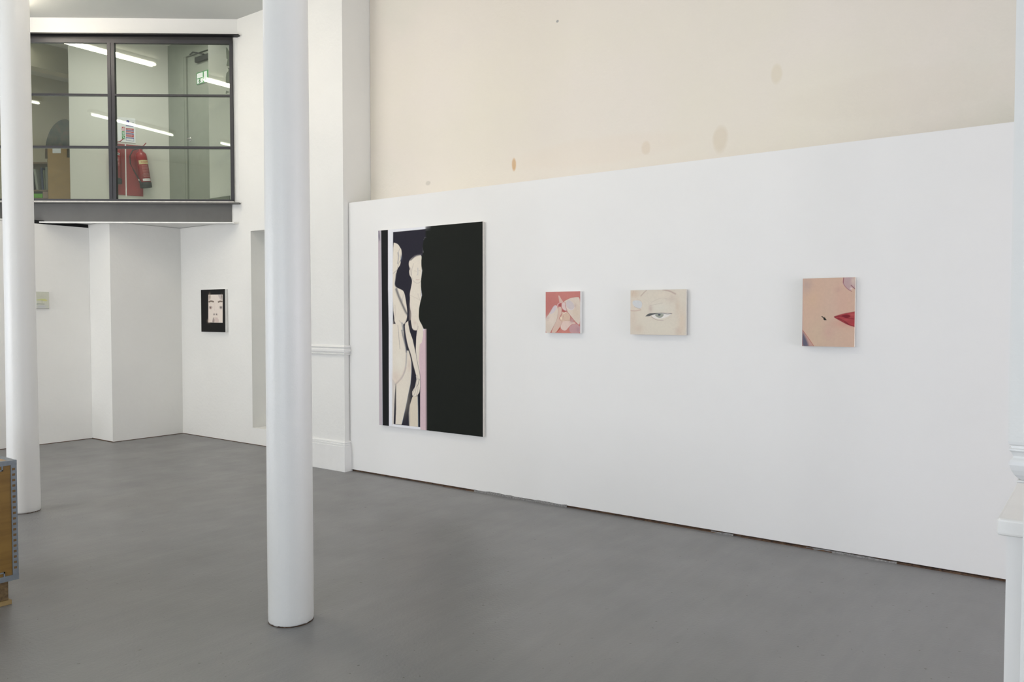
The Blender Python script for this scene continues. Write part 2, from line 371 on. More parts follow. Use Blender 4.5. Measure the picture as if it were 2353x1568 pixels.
# ---- pilasters
def pilaster(label, x0, x1, y0, y1, dado, skirt, mat='brickpaint'):
    p = thing('pilaster', label, 'pilaster', ((x0 + x1) / 2, (y0 + y1) / 2, 0))
    return p
SK = [(0.0, .0), (0, .022), (.223, .022), (.226, .016), (.232, .016), (.235, .020), (.243, .020), (.246, .012), (.252, .012), (.256, .016), (.264, .012), (.270, .0)]
DA = [(1.038, .0), (1.041, .014), (1.048, .017), (1.052, .008), (1.056, .012), (1.070, .019), (1.088, .019), (1.098, .010), (1.102, .016), (1.110, .020), (1.118, .014), (1.122, .012), (1.127, .0)]
pf = pilaster('white square pilaster with dado rail between the niche wall and the hanging wall', 4.815, 5.23, 5.482, 6.2, DA, SK)
MB().box((4.822, 5.462, 0), (5.239, 6.2, 4.568)).build('shaft', 'brickpaint', pf)
MB().ringstack(4.822, 5.15, 5.462, 6.2, SK).build('skirting', 'whitegloss', pf)
MB().ringstack(4.822, 5.15, 5.462, 6.2, DA).build('dado_rail', 'whitegloss', pf)
pn = thing('pilaster', 'nearest white pilaster at right edge of the picture, ending in a moulded corbel', 'pilaster', (2.1, -.2, 0))
f0 = .145
PN = [(1.046, .0), (1.047, .0105), (1.049, .0125), (1.052, .010), (1.0525, .004), (1.056, .0095), (1.064, .0165), (1.074, .0215), (1.085, .0245), (1.0925, .0245), (1.096, .023),
      (1.100, .0195), (1.104, .0185), (1.112, .022), (1.116, .0255), (1.119, .0255), (1.121, .0225), (1.126, .0225), (1.129, .0265), (1.135, .0275), (4.566, .0305)]
MB().ringstack(1.99 + 0.0, 2.262, -.6, f0, [(0, 0), (1.046, 0)]).build('lower_shaft', 'brickpaint', pn)
MB().ringstack(1.99, 2.262, -.6, f0, PN[:20]).build('moulding', 'whitegloss', pn)
MB().ringstack(1.99, 2.262, -.6, f0, PN[19:]).build('upper_shaft', 'brickpaint', pn)

# ---- boxed ledge beyond the near pilaster
lg = thing('boxed_ledge', 'white boxed-in ledge with thick rounded top beside the nearest pilaster', 'ledge', (2.7, 0, 0))
MB().box((2.311, -.7, 0), (3.08, .202, .856)).build('box_panel', 'panel', lg)
MB().box((2.289, -.7, .856), (3.10, .222, .900), bev=.008, seg=3).build('ledge_top', 'whitegloss', lg)

# ================================================================== COLUMNS
def column(label, x, y, prof, seed):
    rnd = random.Random(seed)
    t = MB(); bm = t.bm; seg = 72; rings = []
    for i, (r, z) in enumerate(prof):
        ring = []
        for k in range(seg):
            a = 2 * math.pi * k / seg; zz = z; rr = r
            if i == 0: zz = max(0.0, .002 + rnd.random() * .004)
            if 0 < i < 6: rr = r + (rnd.random() - .5) * .0012
            ring.append(bm.verts.new((x + rr * math.cos(a), y + rr * math.sin(a), zz)))
        rings.append(ring)
    for a, b in zip(rings, rings[1:]):
        for k in range(seg):
            f = bm.faces.new((a[k], a[(k + 1) % seg], b[(k + 1) % seg], b[k])); f.smooth = True
    bm.faces.new(rings[0][::-1]); bm.faces.new(rings[-1])
    c = t.build('column', 'column', loc=(x, y, 0)); tag(c, label, 'column', None)
    MB().lathe([(prof[0][0] + .0012, 0.0), (prof[0][0] + .0005, .003)], 48, Matrix.Translation((x, y, 0))).build('base_joint', 'gaptimber', c)
    return c
column('slender white round column standing nearest, in the middle of the floor', 2.3166, 2.9972, [(.0995, 0), (.1010, .01), (.1012, .04), (.1014, .1), (.1016, .2), (.1018, .45), (.1010, .9), (.1002, 1.4), (.0990, 2.0), (.0976, 2.7), (.0965, 4.566)], 3)
column('white round column further away at left, behind the plywood crate', 2.4791, 6.1908, [(.1010, 0), (.1036, .012), (.1040, .05), (.1035, .12), (.1025, .25), (.1005, .5), (.0985, .8), (.0962, 1.4), (.0958, 2.4), (.0940, 3.2), (.0915, 4.566)], 5)

# ================================================================== PAINTINGS
def poly_sd(P, V):
    """signed distance (negative inside) of points P (N,2) to polygon V"""
    V = np.asarray(V, float); n = len(V); d = np.full(len(P), 1e18); ins = np.zeros(len(P), bool)
    for i in range(n):
        a = V[i]; b = V[(i + 1) % n]; e = b - a; w = P - a
        t = np.clip((w @ e) / max(e @ e, 1e-9), 0, 1); q = w - t[:, None] * e; d = np.minimum(d, (q * q).sum(1))
        c = ((a[1] > P[:, 1]) != (b[1] > P[:, 1]))
        if abs(b[1] - a[1]) > 1e-9:
            xi = a[0] + (P[:, 1] - a[1]) / (b[1] - a[1]) * e[0]; ins ^= (c & (P[:, 0] < xi))
    return np.where(ins, -1, 1) * np.sqrt(d)
def line_d(P, V, w):
    V = np.asarray(V, float); best = np.full(len(P), 1e18)
    for i in range(len(V) - 1):
        a, b = V[i], V[i + 1]; e = b - a; q = P - a; t = np.clip((q @ e) / max(e @ e, 1e-9), 0, 1)
        best = np.minimum(best, np.sqrt(((q - t[:, None] * e) ** 2).sum(1)) - w / 2)
    return best
def smooth(V, n=2, closed=True):
    V = [np.array(v, float) for v in V]
    for _ in range(n):
        o = []
        m = len(V) if closed else len(V) - 1
        for i in range(m):
            a, b = V[i], V[(i + 1) % len(V)]; o += [a * .75 + b * .25, a * .25 + b * .75]
        if not closed: o = [V[0]] + o + [V[-1]]
        V = o
    return V
KP = 1.12
def lc(c): return np.array([min(.9, lin(x) * KP) for x in c])
def apply_ops(P, base, ops):
    C = np.tile(lc(base), (len(P), 1))
    for o in ops:
        k = o[0]
        if k == 'p':   # ('p', pts, colour, softness, alpha, smooth)
            V = smooth(o[1], 2) if (len(o) < 6 or o[5]) else o[1]
            lo = np.min(V, 0) - o[3] * 2; hi = np.max(V, 0) + o[3] * 2
            ix = np.where((P > lo).all(1) & (P < hi).all(1))[0]
            if not len(ix): continue
            a = np.clip(.5 - poly_sd(P[ix], V) / o[3], 0, 1) * (o[4] if len(o) > 4 else 1)
        elif k == 's':  # ('s', pts, colour, width, softness, alpha)
            V = smooth(o[1], 2, False) if len(o[1]) > 2 else o[1]; lo = np.min(V, 0) - o[3] - o[4] * 2; hi = np.max(V, 0) + o[3] + o[4] * 2
            ix = np.where((P > lo).all(1) & (P < hi).all(1))[0]
            if not len(ix): continue
            a = np.clip(.5 - line_d(P[ix], V, o[3]) / o[4], 0, 1) * o[5]
        else:           # ('g', (cx, cy), colour, rx, ry, alpha)
            ix = np.arange(len(P)); q = (P - np.array(o[1])) / np.array([o[3], o[4]]); a = np.exp(-(q ** 2).sum(1)) * o[5]
        C[ix] = C[ix] * (1 - a[:, None]) + lc(o[2]) * a[:, None]
    return C
def homog(q):
    """unit square (0,0)(1,0)(1,1)(0,1) -> quad"""
    A = []; B = []
    for (u, v), (x, y) in zip(((0, 0), (1, 0), (1, 1), (0, 1)), q):
        A += [[u, v, 1, 0, 0, 0, -u * x, -v * x], [0, 0, 0, u, v, 1, -u * y, -v * y]]; B += [x, y]
    h = np.linalg.solve(np.array(A, float), np.array(B, float)); return np.append(h, 1).reshape(3, 3)
def painting(label, tl, w, h, udir, ndir, depth, quad, base, ops, us, ny, edge, face_label=None):
    """tl: top-left corner of the front face; udir along the picture, ndir out of the wall"""
    tl = Vector(tl); U = Vector(udir); N = Vector(ndir)
    root = thing('painting', label, 'painting', tl + U * w / 2 - Vector((0, 0, h)) - N * depth)
    m = Matrix(((U.x, N.x, 0, tl.x), (U.y, N.y, 0, tl.y), (0, 0, 1, tl.z), (0, 0, 0, 1)))
    MB().box((0, -depth + .002, -h), (w, -.0006, 0), m, .0015, 1).build('stretched_canvas', edge, root)
    us = np.array(us); vs = np.linspace(0, 1, ny); nx = len(us)
    UU, VV = np.meshgrid(us, vs); H = homog(quad); hp = np.stack([UU.ravel(), VV.ravel(), np.ones(UU.size)]); Q = H @ hp; P = (Q[:2] / Q[2]).T
    C = apply_ops(P, base, ops)
    co = np.array([tl.x, tl.y, tl.z])[None] + np.outer(UU.ravel() * w, np.array(U)) + np.outer(-VV.ravel() * h, (0, 0, 1))
    i = np.arange((ny - 1) * nx).reshape(ny - 1, nx)[:, :-1].ravel(); F = np.stack([i + nx, i + nx + 1, i + 1, i], 1)
    me = bpy.data.meshes.new('painted_surface'); me.from_pydata(co.tolist(), [], F.tolist())
    at = me.color_attributes.new('Col', 'FLOAT_COLOR', 'POINT'); at.data.foreach_set('color', np.hstack([C, np.ones((len(C), 1))]).ravel())
    me.materials.append(M['oil']); me.update()
    o = bpy.data.objects.new('painted_surface', me); col.objects.link(o); o.parent = root; o.matrix_parent_inverse = world_m(root).inverted()
    if face_label: o['label'] = face_label
    return root

# --- red picture of fingers
sk1, sk2, sk3, mv = (212, 199, 186), (205, 180, 168), (200, 160, 150), (188, 150, 152)
ops = [('g', (700, 300), (196, 130, 122), 500, 200, .6), ('g', (300, 500), (184, 116, 112), 200, 300, .5),
 ('p', [(470, 1385), (600, 1190), (760, 1240), (900, 1160), (1168, 1160), (1168, 1400), (460, 1400)], (196, 128, 118), 8),
 ('p', [(470, 1390), (560, 1200), (610, 1180), (590, 1290)], (178, 88, 68), 14),
 ('p', [(530, 650), (580, 622), (640, 650), (640, 800), (600, 900), (560, 960), (600, 1040), (660, 1060), (600, 1200), (470, 1390), (330, 1400), (440, 1140), (520, 950), (545, 760)], (208, 182, 168), 10),
 ('p', [(640, 790), (670, 770), (720, 800), (770, 765), (830, 810), (890, 900), (870, 1030), (940, 1080), (1060, 1100), (920, 1140), (700, 1100), (600, 1030), (580, 960), (640, 880)], (208, 182, 162), 10),
 ('p', [(680, 1040), (860, 1040), (1000, 1070), (1060, 1110), (920, 1130), (830, 1230), (770, 1310), (700, 1325), (620, 1270), (598, 1200), (640, 1110)], (216, 194, 184), 10),
 ('g', (930, 1030), (186, 150, 148), 60, 70, .9),
 ('p', [(585, 960), (620, 900), (650, 960), (655, 1005), (620, 1000)], (226, 212, 190), 8),
 ('p', [(850, 1240), (900, 1160), (1050, 1112), (1130, 1150), (1175, 1200), (1175, 1400), (880, 1400)], mv, 12),
 ('g', (1110, 1280), (160, 130, 140), 50, 70, .5),
 ('p', [(1175, 355), (1050, 348), (900, 372), (800, 418), (690, 485), (735, 500), (760, 620), (790, 760), (900, 900), (1060, 1085), (1175, 1180)], sk1, 8),
 ('g', (1050, 800), (205, 188, 168), 120, 200, .6), ('s', [(880, 400), (1000, 500), (1160, 640)], (190, 168, 155), 4, 10, .5),
 ('p', [(770, 470), (830, 435), (900, 458), (960, 520), (1005, 590), (990, 670), (940, 718), (880, 715), (810, 660), (765, 580)], (200, 190, 190), 8),
 ('s', [(780, 660), (870, 715), (960, 715), (1005, 640)], (222, 214, 222), 8, 8, .8), ('g', (1030, 600), (190, 168, 160), 30, 60, .6),
 ('p', [(640, 535), (700, 490), (735, 520), (745, 620), (790, 740), (740, 742), (690, 715), (640, 640)], (214, 194, 190), 8),
 ('s', [(745, 490), (740, 600), (790, 740)], (184, 118, 122), 12, 10, .8),
 ('p', [(538, 300), (575, 308), (620, 400), (690, 490), (640, 530), (610, 505), (575, 520), (555, 400)], (206, 176, 166), 8),
 ('s', [(600, 510), (520, 560), (505, 640)], (214, 170, 172), 26, 10, .9), ('p', [(545, 560), (610, 515), (630, 560), (625, 630), (560, 620)], (165, 92, 92), 10),
 ('p', [(650, 700), (700, 730), (780, 750), (720, 790), (650, 770)], (172, 98, 94), 10),
 ('p', [(170, 970), (250, 870), (295, 800), (430, 585), (490, 590), (520, 650), (542, 740), (520, 950), (440, 1140), (340, 1320), (300, 1400), (170, 1400)], sk1, 8),
 ('g', (330, 1000), (222, 208, 196), 120, 120, .6), ('g', (240, 950), (196, 176, 176), 60, 50, .6),
 ('p', [(298, 815), (360, 680), (430, 583), (485, 592), (500, 650), (440, 770), (380, 822), (310, 850)], (202, 192, 196), 8),
 ('s', [(200, 1015), (265, 1030)], (150, 130, 135), 5, 10, .6), ('s', [(178, 960), (290, 830), (430, 580), (500, 590)], (150, 95, 98), 4, 8, .6),
 ('s', [(540, 740), (520, 950), (440, 1140), (330, 1340)], (160, 128, 112), 5, 9, .7), ('s', [(545, 760), (535, 660), (590, 620), (640, 650), (635, 800), (600, 900)], (160, 130, 138), 4, 9, .6),
 ('s', [(690, 900), (700, 1020), (820, 1040), (880, 1020)], (165, 125, 110), 5, 10, .7), ('s', [(790, 760), (900, 900), (1060, 1100), (1168, 1190)], (176, 96, 92), 9, 9, .9),
 ('s', [(690, 480), (800, 415), (900, 370), (1050, 345), (1168, 350)], (150, 95, 92), 5, 9, .6), ('s', [(690, 880), (640, 1030), (660, 1090), (600, 1180), (620, 1280), (720, 1325)], (160, 110, 118), 5, 10, .6),
 ('s', [(690, 830), (750, 790)], (240, 226, 216), 14, 10, .9)]
painting('small square painting of pale fingertips pinching on a dusty red ground', (4.85, 3.319, 1.564), .295, .297, (0, -1, 0), (-1, 0, 0), .03,
         [(178, 205), (1168, 180), (1168, 1390), (178, 1385)], (188, 122, 116), ops, np.linspace(0, 1, 190), 190, 'canvas_w')

# --- eye
b0 = (214, 206, 192)
ops = [('g', (200, 300), (206, 188, 170), 160, 130, .8), ('g', (180, 1000), (208, 194, 180), 130, 300, .7), ('g', (1530, 1100), (212, 196, 178), 110, 400, .8), ('g', (1250, 420), (200, 186, 174), 130, 130, .6),
 ('g', (900, 700), (216, 212, 200), 300, 140, .8), ('g', (900, 1200), (215, 209, 194), 400, 220, .8), ('g', (350, 1280), (204, 188, 172), 130, 120, .6), ('g', (1410, 650), (206, 190, 172), 60, 200, .6), ('g', (1000, 330), (218, 208, 192), 260, 100, .6),
 ('g', (670, 720), (196, 180, 170), 60, 110, .75), ('g', (1440, 1330), (200, 182, 168), 90, 110, .6),
 ('s', [(560, 210), (500, 260), (400, 370)], (172, 148, 138), 18, 26, .75), ('s', [(1010, 190), (1200, 230), (1350, 310)], (176, 152, 142), 34, 34, .75), ('s', [(160, 370), (170, 300), (210, 230)], (188, 166, 146), 8, 14, .6),
 ('p', [(100, 425), (250, 430), (380, 470), (440, 530), (450, 640), (420, 730), (340, 775), (100, 780)], (214, 204, 190), 10),
 ('s', [(100, 775), (250, 790), (400, 755)], (190, 160, 150), 30, 22, .6), ('s', [(300, 450), (400, 490), (450, 600)], (170, 158, 146), 5, 12, .5),
 ('p', [(180, 510), (250, 490), (380, 500), (430, 540), (440, 620), (415, 700), (370, 720), (250, 680), (190, 620), (165, 560)], (205, 207, 208), 9),
 ('s', [(220, 665), (290, 705), (390, 718)], (130, 120, 118), 5, 8, .8),
 ('s', [(650, 640), (800, 600), (1000, 560)], (168, 156, 148), 6, 16, .6), ('s', [(700, 545), (850, 460), (1000, 415), (1120, 450)], (186, 176, 166), 8, 18, .55),
 ('p', [(680, 915), (780, 865), (1000, 850), (1230, 855), (1250, 870), (1180, 920), (1060, 975), (900, 1000), (780, 985)], (226, 222, 216), 10),
 ('p', [(785, 870), (900, 845), (1045, 870), (1020, 920), (975, 965), (900, 970), (835, 940)], (156, 160, 148), 9), ('p', [(868, 870), (955, 865), (945, 905), (910, 918), (880, 905)], (82, 84, 96), 9),
 ('s', [(785, 880), (840, 945), (910, 972), (980, 960), (1045, 875)], (110, 114, 118), 6, 9, .8),
 ('s', [(540, 930), (640, 900), (740, 868), (900, 840), (1040, 850), (1130, 868), (1250, 852)], (78, 84, 92), 14, 10, .95), ('p', [(535, 935), (575, 885), (640, 850), (770, 845), (900, 838), (800, 870), (700, 905), (640, 930)], (90, 92, 92), 12),
 ('s', [(950, 825), (1100, 825), (1280, 850)], (150, 130, 122), 5, 10, .7), ('s', [(1250, 850), (1240, 885), (1180, 900)], (176, 130, 122), 5, 9, .7),
 ('s', [(690, 945), (790, 1010), (900, 1045), (1020, 1040)], (160, 138, 136), 14, 14, .75), ('s', [(1020, 1045), (1130, 1000), (1210, 930)], (196, 186, 172), 8, 14, .6)]
painting('landscape painting of a half-closed grey eye with a fingertip at its left', (4.85, 2.624, 1.5635), .403, .2985, (0, -1, 0), (-1, 0, 0), .02,
         [(115, 212), (1635, 178), (1635, 1448), (120, 1440)], b0, ops, np.linspace(0, 1, 270), 200, 'canvas_c')

# --- lips
ops = [('g', (700, 800), (200, 178, 160), 200, 700, .6), ('g', (450, 1200), (200, 180, 156), 220, 300, .7), ('g', (900, 600), (204, 168, 152), 200, 400, .6), ('g', (300, 500), (204, 176, 150), 130, 200, .6), ('g', (200, 260), (180, 158, 150), 110, 150, .7), ('g', (620, 1180), (196, 158, 148), 120, 140, .5),
 ('g', (950, 1000), (196, 138, 128), 260, 80, .5), ('g', (800, 350), (186, 152, 142), 60, 60, .5),
 ('p', [(905, 100), (1135, 100), (1135, 340), (1060, 300), (1050, 380), (980, 340), (920, 270), (885, 230)], (184, 158, 158), 14), ('g', (1090, 180), (208, 190, 176), 50, 80, .8), ('g', (1050, 325), (222, 204, 200), 22, 22, .9),
 ('s', [(912, 105), (890, 220), (960, 320), (1060, 382)], (140, 70, 86), 9, 12, .85), ('s', [(1050, 265), (1120, 330)], (120, 62, 74), 14, 12, .9), ('s', [(905, 105), (898, 210)], (128, 50, 72), 10, 9, .8),
 ('p', [(725, 870), (860, 825), (960, 800), (1135, 768), (1135, 1066), (1000, 1030), (860, 950), (770, 905)], (160, 66, 70), 9, 1, False),
 ('g', (1080, 830), (182, 88, 86), 60, 30, .8), ('g', (1090, 1020), (176, 66, 72), 50, 40, .6),
 ('p', [(850, 850), (980, 820), (1060, 860), (980, 900), (920, 880)], (120, 36, 46), 18), ('s', [(740, 868), (870, 852), (960, 895), (1130, 915)], (110, 36, 46), 12, 14, .85),
 ('s', [(735, 880), (830, 935), (990, 1020), (1130, 1062)], (124, 26, 40), 14, 12, .9), ('s', [(810, 900), (920, 950), (1000, 1010)], (90, 28, 36), 14, 14, .7), ('s', [(740, 862), (860, 822), (1000, 792), (1120, 772)], (150, 86, 84), 7, 10, .8),
 ('g', (960, 930), (178, 82, 82), 60, 20, .7),
 ('s', [(495, 868), (560, 915)], (22, 28, 26), 18, 8, 1), ('p', [(548, 872), (560, 900), (592, 938), (545, 940), (515, 912), (540, 905)], (22, 28, 26), 7, 1, False),
 ('p', [(100, 1110), (140, 1150), (350, 1460), (100, 1460)], (186, 150, 140), 8, 1, False), ('p', [(100, 1140), (150, 1200), (240, 1400), (250, 1460), (100, 1460)], (98, 96, 112), 50, 1),
 ('s', [(122, 1130), (240, 1290), (345, 1450)], (160, 66, 58), 8, 8, .9), ('s', [(126, 140), (122, 1440)], (168, 100, 90), 10, 12, .7)]
painting('upright painting of a cheek with red lips at its edge and a small black arrow', (4.85, 1.478, 1.612), .293, .399, (0, -1, 0), (-1, 0, 0), .02,
         [(126, 135), (1125, 108), (1122, 1462), (118, 1447)], (203, 174, 154), ops, np.linspace(0, 1, 220), 290, 'canvas_c')

# --- tall black canvas with two mannequin-like figures; coordinates from two stacked close-ups
D = 1447
def dn(*pts): return [(x, y + D) for x, y in pts]
ivory, ivs, blk, nav, wht, pink, grn = (222, 214, 200), (206, 196, 184), (22, 23, 26), (36, 35, 46), (226, 227, 234), (208, 184, 190), (21, 25, 21)
ops = [
 ('p', [(40, 180), (88, 180), (100, 800), (105, 1500)] + dn((112, 1440), (50, 1440)), (186, 176, 182), 6, 1, False),
 ('g', (60, 260), (110, 110, 126), 14, 60, .8), ('s', [(55, 190), (72, 320)], (90, 92, 108), 8, 8, .7), ('s', [(84, 190), (100, 1500)] + dn((110, 1430)), (170, 185, 205), 3, 5, .7),
 ('p', [(88, 160), (184, 150), (186, 1000), (197, 1500)] + dn((204, 1445), (114, 1445), (105, 200)) + [(96, 800)], blk, 5, 1, False),
 ('p', [(184, 140), (722, 90), (718, 200), (700, 1500)] + dn((640, 1520), (202, 1480), (197, 100)), wht, 5, 1, False),
 # dark navy field behind the figures
 ('p', [(254, 206), (716, 158), (712, 230), (670, 420), (672, 500), (640, 900), (640, 1500)] + dn((634, 1458), (268, 1418), (258, 900)) + [(252, 900)], nav, 5, 1, False),
 # left figure: head, neck, trunk
 ('p', [(250, 352), (290, 356), (330, 380), (352, 420), (368, 440), (376, 500), (372, 560), (355, 600), (362, 620), (350, 670), (318, 708), (300, 770), (290, 860), (278, 930), (300, 975), (390, 1010), (410, 1050), (432, 1150), (455, 1330), (452, 1360), (440, 1440), (405, 1485), (400, 1520)] + dn((250, 60)), ivory, 5, 1),
 ('p', [(250, 1480)] + dn((400, 20), (412, 230), (440, 400), (480, 400), (510, 560), (512, 700), (500, 860), (470, 1000), (430, 1200), (385, 1400), (375, 1424), (250, 1412)), ivory, 5, 1, False),
 ('p', dn((292, 868), (300, 868), (300, 1200), (292, 1416), (266, 1412), (276, 1100)), nav, 5, 1, False), ('p', dn((244, 780), (290, 850), (285, 870), (278, 1100), (266, 1412), (244, 1430)), (196, 190, 186), 8, .6, False),
 # arm of left figure hanging between the figures
 ('p', [(375, 1000), (412, 1042), (432, 1150), (456, 1330), (440, 1310), (385, 1180), (372, 1090)], ivory, 5), 
 ('p', [(425, 1470), (466, 1436)] + dn((470, 40), (490, 140), (530, 250), (560, 390), (590, 560), (622, 700), (636, 780), (634, 900), (620, 985), (600, 1020), (578, 1030), (536, 1040), (524, 1010), (522, 970), (560, 900), (582, 800), (572, 740), (540, 620), (500, 450), (450, 330), (424, 180), (420, 60)), ivory, 5, 1, False),
 ('s', dn((404, 40), (424, 180), (452, 330), (500, 460), (530, 600), (570, 745)), nav, 16, 8, 1), ('s', dn((400, 60), (410, 200), (436, 300)), (60, 62, 78), 16, 22, .8),
 ('p', dn((500, 450), (540, 620), (572, 742), (580, 800), (560, 900), (520, 970), (524, 1060), (490, 1150), (478, 1260), (486, 1444), (376, 1424), (430, 1200), (470, 1000), (500, 860), (514, 700), (516, 600)), nav, 6, 1, False),
 # trunk shading
 ('s', [(300, 1000), (330, 1090), (380, 1200), (430, 1310), (458, 1350)], (44, 48, 62), 24, 26, .9), ('s', [(305, 990), (340, 1100), (380, 1160)], (120, 122, 132), 10, 30, .6), ('s', [(322, 490), (332, 560), (318, 640)], (96, 98, 112), 10, 14, .7), ('s', [(352, 430), (330, 470), (338, 540)], (150, 150, 158), 5, 10, .7), ('g', (368, 560), (90, 100, 120), 12, 40, .7),
 ('s', [(356, 600), (330, 640), (318, 706)], (88, 88, 100), 5, 8, .7), ('s', [(258, 778), (310, 730)], (140, 136, 140), 6, 12, .7), ('s', [(296, 780), (282, 900), (276, 940), (310, 990)], (70, 76, 92), 6, 10, .8),
 ('s', [(282, 1220), (292, 1320), (262, 1480)], (190, 176, 164), 8, 18, .6), ('s', [(340, 1430), (375, 1470), (410, 1485), (445, 1400)], (150, 140, 138), 5, 10, .7), ('s', [(380, 1150), (395, 1100), (400, 1060)], (170, 164, 158), 6, 14, .6),
 ('s', dn((322, 50), (338, 220), (352, 380)), (60, 60, 66), 4, 7, .8), ('s', dn((378, 120), (400, 230), (432, 340), (440, 420)), (70, 76, 92), 14, 18, .85),
 ('s', dn((444, 400), (440, 560), (424, 680), (380, 780), (292, 866)), (90, 96, 112), 10, 20, .75), ('s', dn((430, 640), (380, 770), (300, 850)), (196, 170, 160), 16, 34, .6), ('g', (300, D + 760), (204, 184, 172), 60, 90, .5), ('g', (350, D + 560), (226, 222, 210), 70, 160, .6), ('g', (480, D + 600), (206, 186, 172), 24, 100, .6),
 ('s', dn((510, 560), (514, 700), (500, 860), (470, 1000), (430, 1200), (385, 1400)), (100, 116, 140), 4, 8, .8), ('g', (390, D + 1000), (226, 218, 204), 70, 200, .6), ('s', dn((380, 20), (396, 120)), (70, 90, 110), 16, 20, .6),
 # right figure
 ('p', [(655, 520), (600, 515), (545, 540), (498, 575), (474, 620), (474, 670), (492, 715), (478, 740), (484, 800), (500, 824), (514, 850), (520, 890), (508, 960), (486, 1060), (492, 1120), (485, 1240), (512, 1340), (500, 1420), (515, 1510)] + dn((520, 90), (545, 120), (598, 120), (610, 80)) + [(640, 1520), (625, 1440), (612, 1380), (616, 1260), (636, 1160), (650, 1090), (640, 980), (640, 880), (656, 740), (644, 640)], ivory, 5, 1),
 ('s', [(498, 590), (560, 530), (660, 508)], (60, 58, 70), 22, 14, .8), ('s', [(530, 560), (560, 530)], (90, 84, 92), 14, 12, .7), ('s', [(540, 640), (510, 740), (518, 860), (560, 905), (600, 918), (640, 890)], (176, 166, 158), 5, 9, .8), ('s', [(498, 700), (505, 800)], (120, 112, 116), 6, 10, .7),
 ('s', [(598, 700), (602, 790), (585, 800)], (160, 160, 172), 5, 8, .8), ('s', [(555, 740), (580, 748)], (176, 160, 150), 5, 9, .7), ('s', [(612, 735), (640, 745)], (176, 160, 150), 5, 9, .7), ('s', [(575, 862), (600, 868), (620, 858)], (186, 150, 140), 6, 10, .7),
 ('s', [(492, 1080), (560, 1110), (630, 1150)], (190, 178, 164), 5, 10, .7), ('s', [(600, 1060), (620, 1130), (640, 1170)], (176, 168, 160), 5, 10, .6), ('s', [(645, 980), (640, 1080)], (110, 112, 122), 5, 10, .6), ('g', (560, 1460), (206, 188, 176), 24, 30, .6), ('g', (500, 1350), (198, 184, 176), 16, 120, .5),
 # lower right figure: pelvis, arm stub, pink panel, leg
 ('p', dn((600, -40), (640, 10), (676, 90), (676, 130), (690, 100), (704, 100), (706, 400), (718, 1505), (636, 1500), (634, 1060), (636, 900), (628, 740), (604, 620)), pink, 5, 1, False),
 ('p', [(600, 1400), (640, 1450)] + dn((650, 30), (674, 90), (672, 200), (655, 290), (628, 312), (622, 400), (618, 560), (632, 720), (600, 620), (570, 470), (572, 380), (578, 220), (590, 120)), ivory, 5, 1, False),
 ('s', dn((524, 90), (545, 120), (598, 118), (604, 60)), (150, 132, 128), 5, 9, .7), ('s', dn((628, 315), (622, 400), (612, 560)), (206, 190, 176), 8, 10, .8), ('s', dn((598, 20), (592, 120), (582, 230)), (190, 178, 166), 5, 10, .6),
 ('p', [(468, 1450), (500, 1420)] + dn((520, 90), (560, 150), (576, 210), (570, 400), (560, 390), (530, 250), (490, 140), (470, 40)), nav, 5, 1, False),
 ('s', dn((570, 400), (592, 560), (626, 700), (637, 780), (636, 920)), (50, 52, 60), 5, 7, .9),
 ('p', dn((526, 1040), (598, 1030), (604, 1200), (606, 1454), (484, 1444), (478, 1260), (492, 1150)), (214, 204, 186), 6, 1, False), ('p', dn((600, 1010), (634, 960), (630, 1060), (634, 1458), (604, 1454), (604, 1200)), nav, 5, 1, False), ('s', dn((600, 1040), (608, 1450)), (120, 150, 170), 4, 6, .7), ('g', (486, D + 1300), (170, 164, 160), 10, 120, .6),
 # hand lines
 ('s', dn((590, 745), (580, 810), (575, 880)), (130, 126, 126), 10, 16, .5), ('s', dn((620, 800), (605, 870), (586, 900)), (40, 42, 48), 7, 7, .8), ('s', dn((560, 900), (545, 960), (530, 985)), (110, 108, 108), 4, 6, .7), ('s', dn((580, 905), (565, 980), (540, 1030)), (110, 108, 108), 4, 6, .7), ('s', dn((604, 900), (596, 980), (578, 1028)), (110, 108, 108), 4, 6, .7), ('s', dn((600, 790), (626, 800)), (150, 146, 142), 20, 20, .4),
 # torn black field on the right
 ('p', [(720, 80), (718, 180), (700, 260), (676, 330), (664, 420), (674, 480), (655, 530), (648, 600), (658, 740), (642, 880), (642, 960), (654, 1080), (636, 1180), (618, 1260), (612, 1380), (626, 1440), (650, 1480)] + dn((676, 90), (680, 100), (704, 100), (704, 400), (720, 1560), (1560, 1700)) + [(1560, 0)], grn, 5, 1, False),
 ('s', [(718, 180), (700, 260), (680, 310)], (120, 122, 130), 3, 6, .6), ('s', [(664, 420), (674, 480)], (90, 92, 100), 3, 6, .6), ('s', [(655, 1050), (658, 1090)], (110, 112, 118), 4, 8, .5),
]
us = np.concatenate([np.linspace(0, .47, 190), np.linspace(.49, 1, 12)])
painting('tall black canvas with two pale mannequin-like figures in its left half', (4.85, 5.054, 2.116), 1.146, 1.667, (0, -1, 0), (-1, 0, 0), .03,
         [(48, 188), (1502, 48), (1506, D + 1597), (67, D + 1425)], wht, ops, us, 620, 'canvas')

